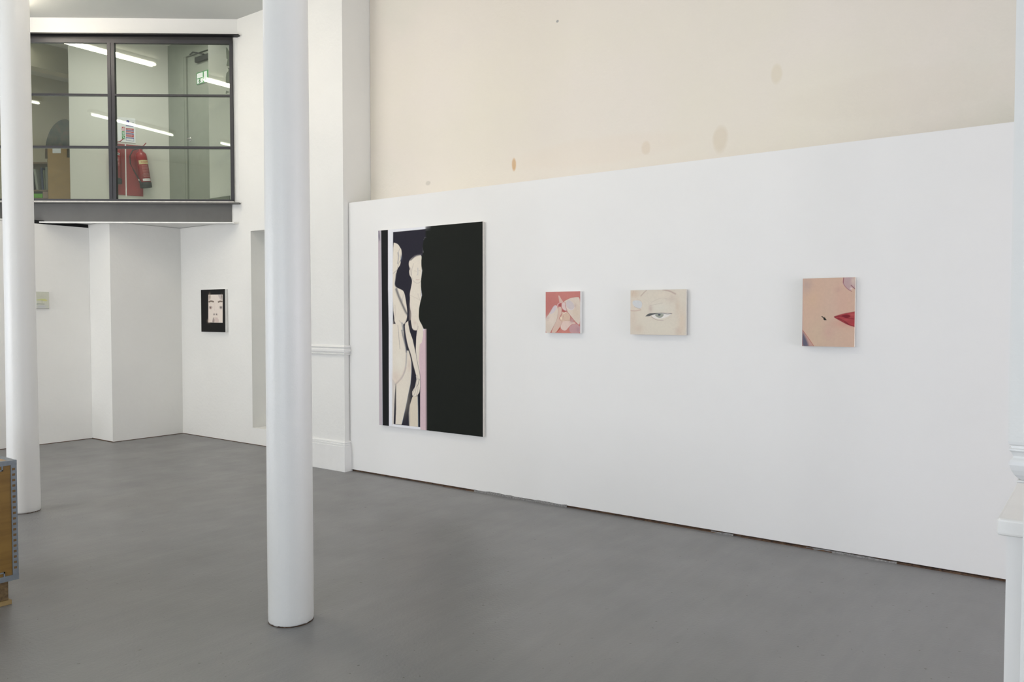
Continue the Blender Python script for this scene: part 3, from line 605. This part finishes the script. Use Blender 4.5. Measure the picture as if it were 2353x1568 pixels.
# --- small black canvas with face, on the niche wall
ops = [('p', [(325, 298), (745, 288), (748, 1140), (330, 1136)], (222, 212, 202), 8, 1, False),
 ('g', (360, 360), (160, 146, 130), 26, 90, .9), ('s', [(395, 300), (385, 400), (360, 450)], (150, 136, 124), 8, 12, .7), ('p', [(600, 290), (745, 288), (745, 450), (690, 450), (650, 400), (620, 340)], (186, 176, 172), 18, .9), ('g', (715, 340), (130, 118, 104), 18, 60, .8),
 ('s', [(352, 512), (380, 496), (420, 492), (470, 506)], (120, 108, 98), 48, 14, 1), ('s', [(625, 512), (660, 492), (720, 498)], (120, 108, 98), 48, 14, 1),
 ('g', (388, 688), (90, 74, 72), 34, 38, 1), ('g', (398, 700), (130, 80, 72), 16, 20, .7), ('s', [(350, 660), (400, 650), (450, 672)], (120, 106, 100), 8, 12, .8), ('g', (695, 682), (86, 74, 74), 34, 40, 1), ('s', [(645, 665), (690, 645), (735, 660)], (120, 106, 100), 8, 12, .8),
 ('g', (388, 560), (206, 198, 186), 40, 30, .5), ('s', [(495, 540), (490, 640), (510, 760)], (204, 190, 178), 14, 24, .6),
 ('g', (498, 888), (80, 66, 64), 19, 24, 1), ('g', (568, 888), (74, 60, 60), 20, 26, 1), ('s', [(470, 880), (478, 920)], (150, 130, 124), 6, 10, .6), ('s', [(612, 880), (600, 930)], (160, 136, 128), 6, 10, .6),
 ('p', [(478, 970), (510, 1020), (515, 1136), (440, 1136), (455, 1050)], (148, 132, 128), 24, .9), ('p', [(515, 990), (600, 990), (640, 1060), (640, 1136), (520, 1136)], (198, 180, 174), 20, .8), ('s', [(480, 985), (600, 990)], (176, 158, 150), 8, 14, .6), ('g', (350, 1090), (216, 196, 180), 40, 50, .5)]
painting('small black-bordered painting of a face on the niche wall', (5.205, 8.29, 1.679), .463, .475, (0, -1, 0), (-1, 0, 0), .035,
         [(104, 152), (808, 118), (830, 1424), (132, 1418)], (26, 26, 26), ops, np.linspace(0, 1, 130), 160, 'canvas_w')

# --- small pale canvas with yellow band, far left
ops = [('g', (700, 600), (186, 188, 174), 260, 140, .6), ('p', [(400, 790), (600, 735), (850, 710), (1000, 740), (1080, 860), (900, 880), (700, 830), (420, 830)], (192, 196, 132), 50, .9), ('g', (940, 820), (206, 198, 140), 120, 40, .6),
 ('s', [(740, 820), (745, 1000)], (150, 152, 128), 30, 30, .6), ('s', [(450, 1060), (560, 1040), (700, 1060), (870, 1060)], (132, 134, 120), 50, 40, .7), ('g', (700, 1220), (184, 186, 194), 350, 110, .8), ('g', (480, 1060), (130, 150, 155), 60, 30, .5),
 ('s', [(400, 1345), (1160, 1345)], (126, 126, 128), 36, 20, .8), ('s', [(400, 285), (1160, 285)], (184, 188, 170), 20, 20, .7), ('s', [(1175, 300), (1180, 1300)], (172, 174, 162), 16, 16, .7)]
painting('tiny pale canvas with a yellow band on the back wall by the left column', (3.838, 9.19, 1.643), .129, .182, (1, 0, 0), (0, -1, 0), .02,
         [(400, 262), (1160, 262), (1160, 1360), (410, 1360)], (196, 198, 184), ops, np.linspace(0, 1, 40), 50, 'canvas_w')

# ================================================================== CRATE
cr = thing('packing_crate', 'plywood packing crate with steel edging on pallet blocks at left edge', 'crate', (1.2, 4.7, 0))
cx0, cx1, cy0, cy1, cz0, cz1 = .75, 1.66, 4.22, 5.05, .125, .70
MB().box((cx0, cy0 + .004, cz0), (cx1 - .004, cy1, cz1 - .012)).build('plywood_box', 'ply', cr)
MB().box((cx0, cy0 + .004, cz1 - .012), (cx1 - .004, cy1, cz1 - .002)).build('plywood_lid', 'plytop', cr)
for a, b in (((cx0, cy0 - .002, cz1 - .022), (cx1, cy0 + .004, cz1)), ((cx0, cy0 + .004, cz1 - .002), (cx1, cy0 + .022, cz1)), ((cx1 - .030, cy0 + .022, cz1 - .002), (cx1, cy1, cz1)), ((cx1 - .004, cy0, cz1 - .03), (cx1 - .001, cy1, cz1 - .002)),
             ((cx0, cy0 - .002, cz0 - .004), (cx1, cy0 + .004, cz0 + .022)), ((cx1 - .026, cy0 - .001, cz0 + .022), (cx1, cy0 + .004, cz1 - .022)), ((cx1 - .004, cy0 + .004, cz0), (cx1, cy0 + .03, cz1 - .03))):
    bx('steel_edging', a, b, 'galv', cr)
zt = cz0 + .05
while zt < cz1 - .04:
    bx('edging_slot', (cx1 - .021, cy0 - .0016, zt), (cx1 - .008, cy0 + .0, zt + .011), 'slot', cr); zt += .0265
for xx in (cx1 - .10, cx1 - .145, cx1 - .30, cx1 - .345):
    for zz, dz in ((cz1 - .046, .024), (cz0 + .022, .022)):
        MB().box((xx, cy0 - .001, zz), (xx + .006, cy0 + .004, zz + dz)).box((xx + .034, cy0 - .001, zz), (xx + .040, cy0 + .004, zz + dz)).box((xx, cy0 - .001, zz if zz > .5 else zz + dz - .006), (xx + .04, cy0 + .004, (zz + .006) if zz > .5 else zz + dz)).build('edging_tab', 'galv', cr)
for yy in (cy0 + .03, cy1 - .12):
    for xx in (cx1 - .12, cx0 + .4, cx0):
        bx('pallet_block', (xx, yy, .022), (xx + .085, yy + .11, cz0 - .004), 'chip', cr, bev=.003)
for xx in (cx1 - .125, cx0 + .395, cx0 - .005): bx('pallet_runner', (xx, cy0 + .02, 0), (xx + .10, cy1, .022), 'pine', cr, bev=.002)

# dark red stool, only the foot of one splayed leg reaches the frame
st = thing('stool', 'dark red stool leg foot at far left edge behind the crate', 'stool', (3.13, 8.98, 0))
MB().lathe([(.0, .44), (.15, .44), (.16, .45), (.16, .465), (.15, .475), (.0, .475)], 28, Matrix.Translation((3.13, 8.96, 0)), cap=False).build('seat', 'dkred', st)
for a in (20, 110, 200, 290):
    ca, sa = math.cos(R(a - 60)), math.sin(R(a - 60))
    MB().tube([(3.13 + ca * .11, 8.96 + sa * .11, .445), (3.13 + ca * .175, 8.96 + sa * .175, .0)], [.013, .017], 12).build('leg', 'dkred', st)

# ================================================================== STRIP LIGHTS
def batten(p, q, z, mat, n, label, group='strip lights hanging below the ceiling'):
    p = Vector((*p, z)); q = Vector((*q, z)); d = (q - p); L = d.length; d.normalize(); s = Vector((-d.y, d.x, 0))
    m = Matrix(((d.x, s.x, 0, p.x), (d.y, s.y, 0, p.y), (0, 0, 1, z), (0, 0, 0, 1)))
    t = thing('strip_light', label, 'light', (p + q) / 2, group)
    MB().box((0, -.045, .022), (L, .045, 4.5665 - z), m, .004, 1).build('lamp_body', 'lampbody', t)
    for k in ([-.036, .036] if n == 2 else [0.0]):
        MB().tube([(.03, k, 0), (L - .03, k, 0)], .016, 12, m).build('tube', mat, t)
        for e in (.012, L - .036): MB().box((e, k - .012, -.016), (e + .024, k + .012, .024), m).build('tube_holder', 'lampbody', t)
batten((3.545, 9.10), (3.22, 7.86), 4.50, 'tube_a', 2, 'lit twin-tube strip light at the upper left corner, nearest the balcony window')
batten((3.02, 7.22), (2.68, 5.85), 4.50, 'tube_a', 2, 'lit twin-tube strip light, second from the balcony window')
batten((2.50, 5.1), (2.20, 3.7), 4.50, 'tube_a', 2, 'lit twin-tube strip light above the floor between the columns')
batten((2.25, 3.0), (2.1, 1.6), 4.50, 'tube_e', 2, 'lit twin-tube strip light over the floor in front of the viewpoint')
batten((.46, 9.55), (.23, 8.62), 4.50, 'tube_b', 1, 'dimmer single-tube strip light over the left end of the back wall')
batten((.02, 7.94), (-.72, 6.45), 4.50, 'tube_b', 1, 'dimmer single-tube strip light, second in the left row')
batten((-.80, 5.65), (-1.3, 4.2), 4.50, 'tube_b', 1, 'dimmer single-tube strip light, third in the left row')

# ================================================================== BALCONY ROOM
Cn = Vector((5.9, 10.095, 0)); dP = Vector((-0.92718385, 0.37460659, 0)); nP = Vector((-0.37460659, -0.92718385, 0))
# local x runs LEFT along the wall, y towards the glazing
GP = Matrix.Translation(Cn) @ Matrix(((dP.x, nP.x, 0, 0), (dP.y, nP.y, 0, 0), (0, 0, 1, 0), (0, 0, 0, 1)))
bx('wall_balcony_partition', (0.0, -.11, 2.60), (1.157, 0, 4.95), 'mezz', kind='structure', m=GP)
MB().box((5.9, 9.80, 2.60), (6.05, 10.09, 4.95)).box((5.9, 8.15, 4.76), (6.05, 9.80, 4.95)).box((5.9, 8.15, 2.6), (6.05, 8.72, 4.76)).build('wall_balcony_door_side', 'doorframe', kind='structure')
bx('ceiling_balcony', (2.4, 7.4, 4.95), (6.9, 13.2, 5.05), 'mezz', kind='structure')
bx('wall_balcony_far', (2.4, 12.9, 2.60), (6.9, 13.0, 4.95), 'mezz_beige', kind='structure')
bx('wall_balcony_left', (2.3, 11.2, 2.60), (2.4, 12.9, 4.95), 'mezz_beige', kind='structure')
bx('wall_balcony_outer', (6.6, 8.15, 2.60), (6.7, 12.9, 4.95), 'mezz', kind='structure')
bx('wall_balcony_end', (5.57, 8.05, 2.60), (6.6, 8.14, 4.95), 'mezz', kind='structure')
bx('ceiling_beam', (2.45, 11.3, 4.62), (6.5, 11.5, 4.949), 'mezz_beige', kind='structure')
bx('baseboard_balcony', (5.226, 7.76, 2.60), (5.239, 8.145, 2.697), 'doorframe', kind='structure')
d2 = MB().box((5.885, 9.700, 2.60), (5.915, 9.785, 4.80)).box((5.885, 8.72, 4.722), (5.915, 9.70, 4.80)).box((5.89, 9.655, 2.60), (5.95, 9.70, 4.722)).build('door_1', 'doorframe', kind='structure')
dl = bx('door_leaf', (5.91, 8.80, 2.61), (5.95, 9.650, 4.715), 'greydoor', d2)
MB().lathe([(.022, 0), (.022, .008)], 20, Matrix.Translation((5.91, 9.60, 3.66)) @ Matrix.Rotation(R(-90), 4, 'Y')).tube([(5.90, 9.60, 3.66), (5.865, 9.60, 3.66), (5.86, 9.58, 3.66), (5.86, 9.50, 3.665)], .009, 10).build('lever_handle', 'chrome', dl)
MB().box((5.865, 9.13, 4.60), (5.91, 9.42, 4.665), bev=.006).tube([(5.86, 9.20, 4.66), (5.80, 9.35, 4.70), (5.885, 9.55, 4.73)], .009, 8).build('door_closer', 'rubber', dl)
ex = thing('exit_sign', 'green and white exit sign with running figure near the top of the balcony door', 'sign', (5.90, 9.27, 4.35))
bx('sign_plate', (5.900, 9.13, 4.33), (5.909, 9.43, 4.475), 'paper', ex)
for a, b in (((5.8985, 9.13, 4.467), (5.900, 9.43, 4.475)), ((5.8985, 9.13, 4.33), (5.900, 9.43, 4.338)), ((5.8985, 9.422, 4.338), (5.900, 9.43, 4.467)), ((5.8985, 9.13, 4.338), (5.900, 9.20, 4.467)), ((5.8985, 9.272, 4.338), (5.900, 9.292, 4.467)), ((5.8985, 9.30, 4.395), (5.900, 9.415, 4.405))):
    bx('green_panel', a, b, 'green', ex)
MB().tube([(5.8975, 9.36, 4.375), (5.8975, 9.345, 4.358), (5.8975, 9.365, 4.345)], .006, 6).tube([(5.8975, 9.36, 4.378), (5.8975, 9.38, 4.36)], .005, 6).lathe([(0.0, 0), (.009, 0), (.009, .002), (0, .002)], 14, Matrix.Translation((5.8975, 9.355, 4.388)) @ Matrix.Rotation(R(-90), 4, 'Y'), cap=False).build('running_figure', 'green', ex)

# fire action board
sg = thing('fire_notice', 'white fire action notice with blue, red and green blocks on the balcony partition', 'sign', GP @ Vector((.505, .01, 3.62)))
bx('notice_board', (.405, 0.001, 3.628), (.612, .008, 3.945), 'paper', sg, m=GP)
def blk_(a, b, z0, z1, mat, nm='colour_block'): return bx(nm, (a, .0082, z0), (b, .0092, z1), mat, sg, m=GP)
for z0, z1, mat in ((3.835, 3.848, 'blue'), (3.790, 3.812, 'signred'), (3.775, 3.788, 'blue'), (3.755, 3.772, 'signred'), (3.735, 3.750, 'blue'), (3.700, 3.732, 'signred'), (3.680, 3.695, 'blue')): blk_(.425, .518, z0, z1, mat)
for a, b, z0, z1 in ((.425, .518, 3.650, 3.653), (.425, .428, 3.653, 3.680), (.515, .518, 3.653, 3.680)): blk_(a, b, z0, z1, 'blue')
for z0, mat in ((3.775, 'signred'), (3.718, 'green'), (3.665, 'green')): blk_(.530, .566, z0, z0 + .047, mat, 'pictogram')
def texto(body, size, m, mat, parent, name='lettering'):
    c = bpy.data.curves.new('t', 'FONT'); c.body = body; c.size = size; c.align_x = 'CENTER'; c.extrude = .0003
    o = bpy.data.objects.new('t', c); col.objects.link(o); dg = bpy.context.evaluated_depsgraph_get()
    me = bpy.data.meshes.new_from_object(o.evaluated_get(dg)); bpy.data.objects.remove(o); bpy.data.curves.remove(c)
    me.transform(m); me.materials.clear(); me.materials.append(M[mat]); q = bpy.data.objects.new(name, me); col.objects.link(q); q.parent = parent; q.matrix_parent_inverse = world_m(parent).inverted(); return q
# white arrow/flame/figure marks in the pictograms
TX = GP @ Matrix(((-1, 0, 0, 0), (0, 0, 1, 0), (0, 1, 0, 0), (0, 0, 0, 1)))   # text plane: x runs right, y up
def mark(pl, z=.0094, mat='paper'): MB().prism([(-x, y) for x, y in pl], z, z + .0005, TX).build('white_mark', mat, sg)
mark([(.536, 3.780), (.545, 3.780), (.545, 3.815), (.536, 3.815)]); mark([(.551, 3.780), (.560, 3.780), (.560, 3.800), (.551, 3.812)])
mark([(.536, 3.725), (.548, 3.725), (.544, 3.758), (.536, 3.758)]); mark([(.552, 3.730), (.562, 3.742), (.552, 3.756)])
mark([(.538, 3.672), (.560, 3.700), (.556, 3.706), (.535, 3.680)])
for zz in (3.839, 3.797, 3.779, 3.761, 3.740, 3.722, 3.710, 3.686):   # small print reads only as fine white lines
    MB().box((.437 + random.random() * .02, .0093, zz), (.512, .0096, zz + .0025), GP).build('print_line', 'paper', sg)
MB().lathe([(0.0, 0), (.019, 0), (.019, .0015), (0.0, .0015)], 24, GP @ Matrix.Translation((.495, .0082, 3.895)) @ Matrix.Rotation(R(-90), 4, 'X'), cap=False).build('round_mark', 'blue', sg)
for s_ in (.552, .432): MB().lathe([(0.0, 0), (.006, 0), (.006, .0015), (0.0, .0015)], 14, GP @ Matrix.Translation((s_, .0082, 3.892)) @ Matrix.Rotation(R(-90), 4, 'X'), cap=False).build('fixing_screw', 'galv', sg)

# red backboards and extinguishers
for a, b, lb in ((.325, .520, 'red backboard behind the leaning fire extinguisher'), (.535, .71, 'red backboard behind the left fire extinguisher')):
    tag(bx('backboard', (a, .001, 2.945), (b, .016, 3.60), 'redboard', m=GP), lb, 'board', 'red extinguisher backboards')
tag(bx('cable_trunking', (.521, .001, 2.93), (.534, .020, 3.60), 'paper', m=GP), 'narrow white vertical trunking between the two red backboards', 'trunking')
def extinguisher(label, s, z0, z1, r, n, tilt, cream, hose=True):
    base = GP @ Vector((s, n, z0)); e = thing('fire_extinguisher', label, 'fire extinguisher', base, 'fire extinguishers on the balcony wall')
    m = GP @ Matrix.Translation((s, n, z0)) @ Matrix.Rotation(tilt, 4, 'Y')
    H = z1 - z0
    cyl = MB().lathe([(0, .05), (r, .05), (r, H - .05), (r * .93, H - .02), (r * .62, H + .005), (r * .3, H + .02), (r * .22, H + .045), (0, H + .045)], 36, m, cap=False).build('cylinder', 'red', e)
    MB().lathe([(0, 0), (r * 1.04, 0), (r * 1.05, .06), (r * 1.01, .064), (0, .064)], 36, m, cap=False).build('base_boot', 'rubber', e)
    MB().tube([(0, 0, H + .03), (0, 0, H + .075)], .014, 12, m).tube([(.02, 0, H + .05), (-.04, 0, H + .05)], .010, 10, m).build('valve', 'chrome', e)
    MB().tube([(.02, 0, H + .06), (-.05, .01, H + .085), (-.085, .012, H + .12)], .006, 8, m).build('lever', 'redboard', e)
    MB().tube([(.01, 0, H + .045), (-.05, .01, H + .05), (-.08, .012, H + .045)], .006, 8, m).build('carry_handle', 'redboard', e)
    hs = [(.03, 0, H + .05), (.09, .01, H + .03), (.135, .02, H - .04), (.145, .02, H - .14), (.12, .03, H - .22), (.09, .035, H - .31), (.075, .035, H - .345)]
    if hose:
        MB().tube(hs, .0075, 10, m).build('hose', 'rubber', e)
        MB().tube([(.078, .035, H - .34), (.072, .035, H - .365)], .010, 10, m).build('hose_clip', 'chrome', e)
        MB().tube([(.072, .035, H - .365), (.045, .04, H - .42)], [.013, .020], 12, m).build('nozzle', 'rubber', e)
    # curved labels wrapped on the gallery side of the cylinder
    def label_patch(nm, a0, a1, za, zb_, mat, rr):
        t = MB(); n_ = 10; V = []
        for k in range(n_ + 1):
            a = a0 + (a1 - a0) * k / n_; V.append((t.bm.verts.new(m @ Vector((rr * math.cos(a), rr * math.sin(a), za))), t.bm.verts.new(m @ Vector((rr * math.cos(a), rr * math.sin(a), zb_)))))
        for a, b in zip(V, V[1:]): t.bm.faces.new((a[0], a[1], b[1], b[0]))
        return t.build(nm, mat, cyl)
    if cream:
        label_patch('band', R(48), R(160), H - .155, H - .105, 'cream', r + .0008)
        lt = texto('FOAM', .030, m @ Matrix(((-1, 0, 0, -.018), (0, 0, 1, r + .002), (0, 1, 0, H - .142), (0, 0, 0, 1))), 'signred', cyl)
        for k in range(11):
            label_patch('print_line', R(70 + random.random() * 8), R(150 - random.random() * 20), H - .175 - k * .0145, H - .170 - k * .0145, M['pinkprint'], r + .0008)
        label_patch('service_label', R(62), R(150), .078, .108, 'paper', r + .001)
        label_patch('red_stripe', R(66), R(146), .088, .091, 'signred', r + .0015)
    else:
        label_patch('band', R(60), R(130), H - .10, H - .07, 'paper', r + .0008); label_patch('black_band', R(60), R(130), H - .092, H - .08, 'rubber', r + .0012)
        for k in range(6): label_patch('print_line', R(75), R(120), H - .14 - k * .018, H - .133 - k * .018, M['pinkprint'], r + .0008)
        label_patch('white_square', R(80), R(105), H - .17, H - .145, 'paper', r + .0012)
    return e
M['pinkprint'] = flat('faded_white_print', (.50, .22, .22), .5)
extinguisher('red fire extinguisher with cream band, leaning out at its base over the backboard', .297, 3.05, 3.50, .069, .095, R(8), True)
extinguisher('red fire extinguisher half hidden behind the window mullion, left of the cream-banded one', .645, 3.075, 3.53, .062, .085, R(0), False, False)

# bookcase and things on it
FU = Vector((math.cos(YAW), -math.sin(YAW), 0)); FD = Vector((math.sin(YAW), math.cos(YAW), 0))
GB = Matrix.Translation((4.798, 11.079, 0)) @ Matrix(((FU.x, FD.x, 0, 0), (FU.y, FD.y, 0, 0), (0, 0, 1, 0), (0, 0, 0, 1)))
def zy(y): return 3.540 - (y - 342) * .00561
def ux(x): return (x - 109) * .00562
bc = thing('bookcase', 'brown wooden bookcase standing beyond the left balcony pane', 'bookcase', GB @ Vector((.1, .2, 2.6)))
MB().box((0, 0, 2.6), (.42, .025, zy(362)), GB).box((0, 0.0, zy(362)), (.245, .025, zy(338)), GB).build('front_board', 'cabinet', bc)
bx('back_board', (ux(20), .30, 2.6), (0.0, .32, zy(372)), 'darkwood', bc, m=GB)
bx('side_board', (-.02, .025, 2.6), (0.0, .30, zy(364)), 'darkwood', bc, m=GB)
bx('top_shelf', (ux(20), .03, zy(375)), (-.02, .30, zy(371)), 'darkwood', bc, m=GB)
bx('shelf_board', (ux(20), .03, zy(438)), (-.02, .30, zy(435)), 'darkwood', bc, m=GB)
bx('bottom_shelf', (ux(20), .03, zy(462)), (-.02, .30, zy(454)), 'darkwood', bc, m=GB)
tag(bx('wall_board', (ux(88), .36, 2.6), (0.1, .375, zy(330)), 'cabinet', m=GB), 'brown wooden board standing upright behind the bookcase', 'board')
zz = zy(435)
for i, (u, w_, h_, tl, mi, lb) in enumerate(((ux(56), .028, .26, 0, 5, 'rust brown book leaning at the left of the shelf'), (ux(62), .020, .25, 0, 3, 'thin black book on the balcony bookcase'), (ux(76.5), .028, .27, -7, 4, 'pale grey book leaning towards the left'), (ux(89), .026, .29, -3, 1, 'navy blue book standing next to the pale leaning book'), (ux(95), .012, .26, -3, 2, 'thin olive book right of the navy book'), (ux(98), .030, .30, 0, 0, 'grey-green book at the right end of the shelf'))):
    m = GB @ Matrix.Translation((u, .05, zz)) @ Matrix.Rotation(R(tl), 4, 'Y')
    bk = thing('book', lb, 'book', m @ Vector((w_ / 2, .08, 0)), 'books on the balcony bookcase')
    MB().box((0, 0, 0), (w_, .003, h_), m).box((0, 0, 0), (.003, .17, h_), m).box((w_ - .003, 0, 0), (w_, .17, h_), m).build('cover', BOOKS[mi], bk)
    MB().box((.003, .003, .004), (w_ - .003, .165, h_ - .004), m).build('pages', 'paper', bk)
tag(bx('storage_tub', (ux(62), .05, zy(453.5)), (ux(90), .2, zy(443)), 'lime', m=GB, bev=.006), 'lime green plastic tub on the lowest shelf', 'tub')
tag(bx('card_box', (ux(91), .05, zy(453.5)), (-.024, .2, zy(438.5)), 'pinkbox', m=GB, bev=.003), 'dusty pink card box beside the lime green tub', 'box')
tag(bx('note_paper', (ux(121), -.003, zy(352)), (ux(140), -.0005, zy(338)), 'paper', m=GB), 'small white paper note stuck on the bookcase front', 'note')
# tall rounded dark board leaning behind the bookcase
def arch(u0, u1, z0, z1):
    pts = [(u1 + .02, z0), (u0, z0)]
    for k in range(0, 15):
        t = k / 14 * math.pi * .5; pts.append((u0 + (u1 - u0) * .82 * (1 - math.cos(t)), z0 + (z1 - z0) * math.sin(t) ** .85))
    pts += [(u0 + (u1 - u0) * .92, z1 - .015), (u0 + (u1 - u0) * 1.0, z1 - .06), (u1 + .02, z1 - .16)]
    return pts
am = GB @ Matrix(((1, 0, 0, 0), (0, 0, 1, .03), (0, 1, 0, 0), (0, 0, 0, 1)))
MB_ = MB().prism(arch(ux(100), ux(160), zy(363), zy(273)), 0, .02, am)
tag(MB_.build('rounded_board', 'camo'), 'mottled dark board with a rounded top leaning on the bookcase', 'board')
tag(MB().tube([(ux(90), 1.1, 2.6), (ux(90), 1.1, 4.94)], .022, 14, GB).build('wall_pipe', 'mezz_beige'), 'thin vertical pipe behind the left balcony pane', 'pipe')
# unseen area lights added to brighten the balcony room, no fixture modelled
area('balcony_room_fill', (5.0, 9.3, 4.88), (0, 0, R(-50)), 1.2, .12, 24, (1.0, .97, .93))
area('balcony_room_fill_left', (4.2, 11.6, 4.88), (0, 0, R(-50)), 1.0, .12, 32, (1.0, .95, .87))
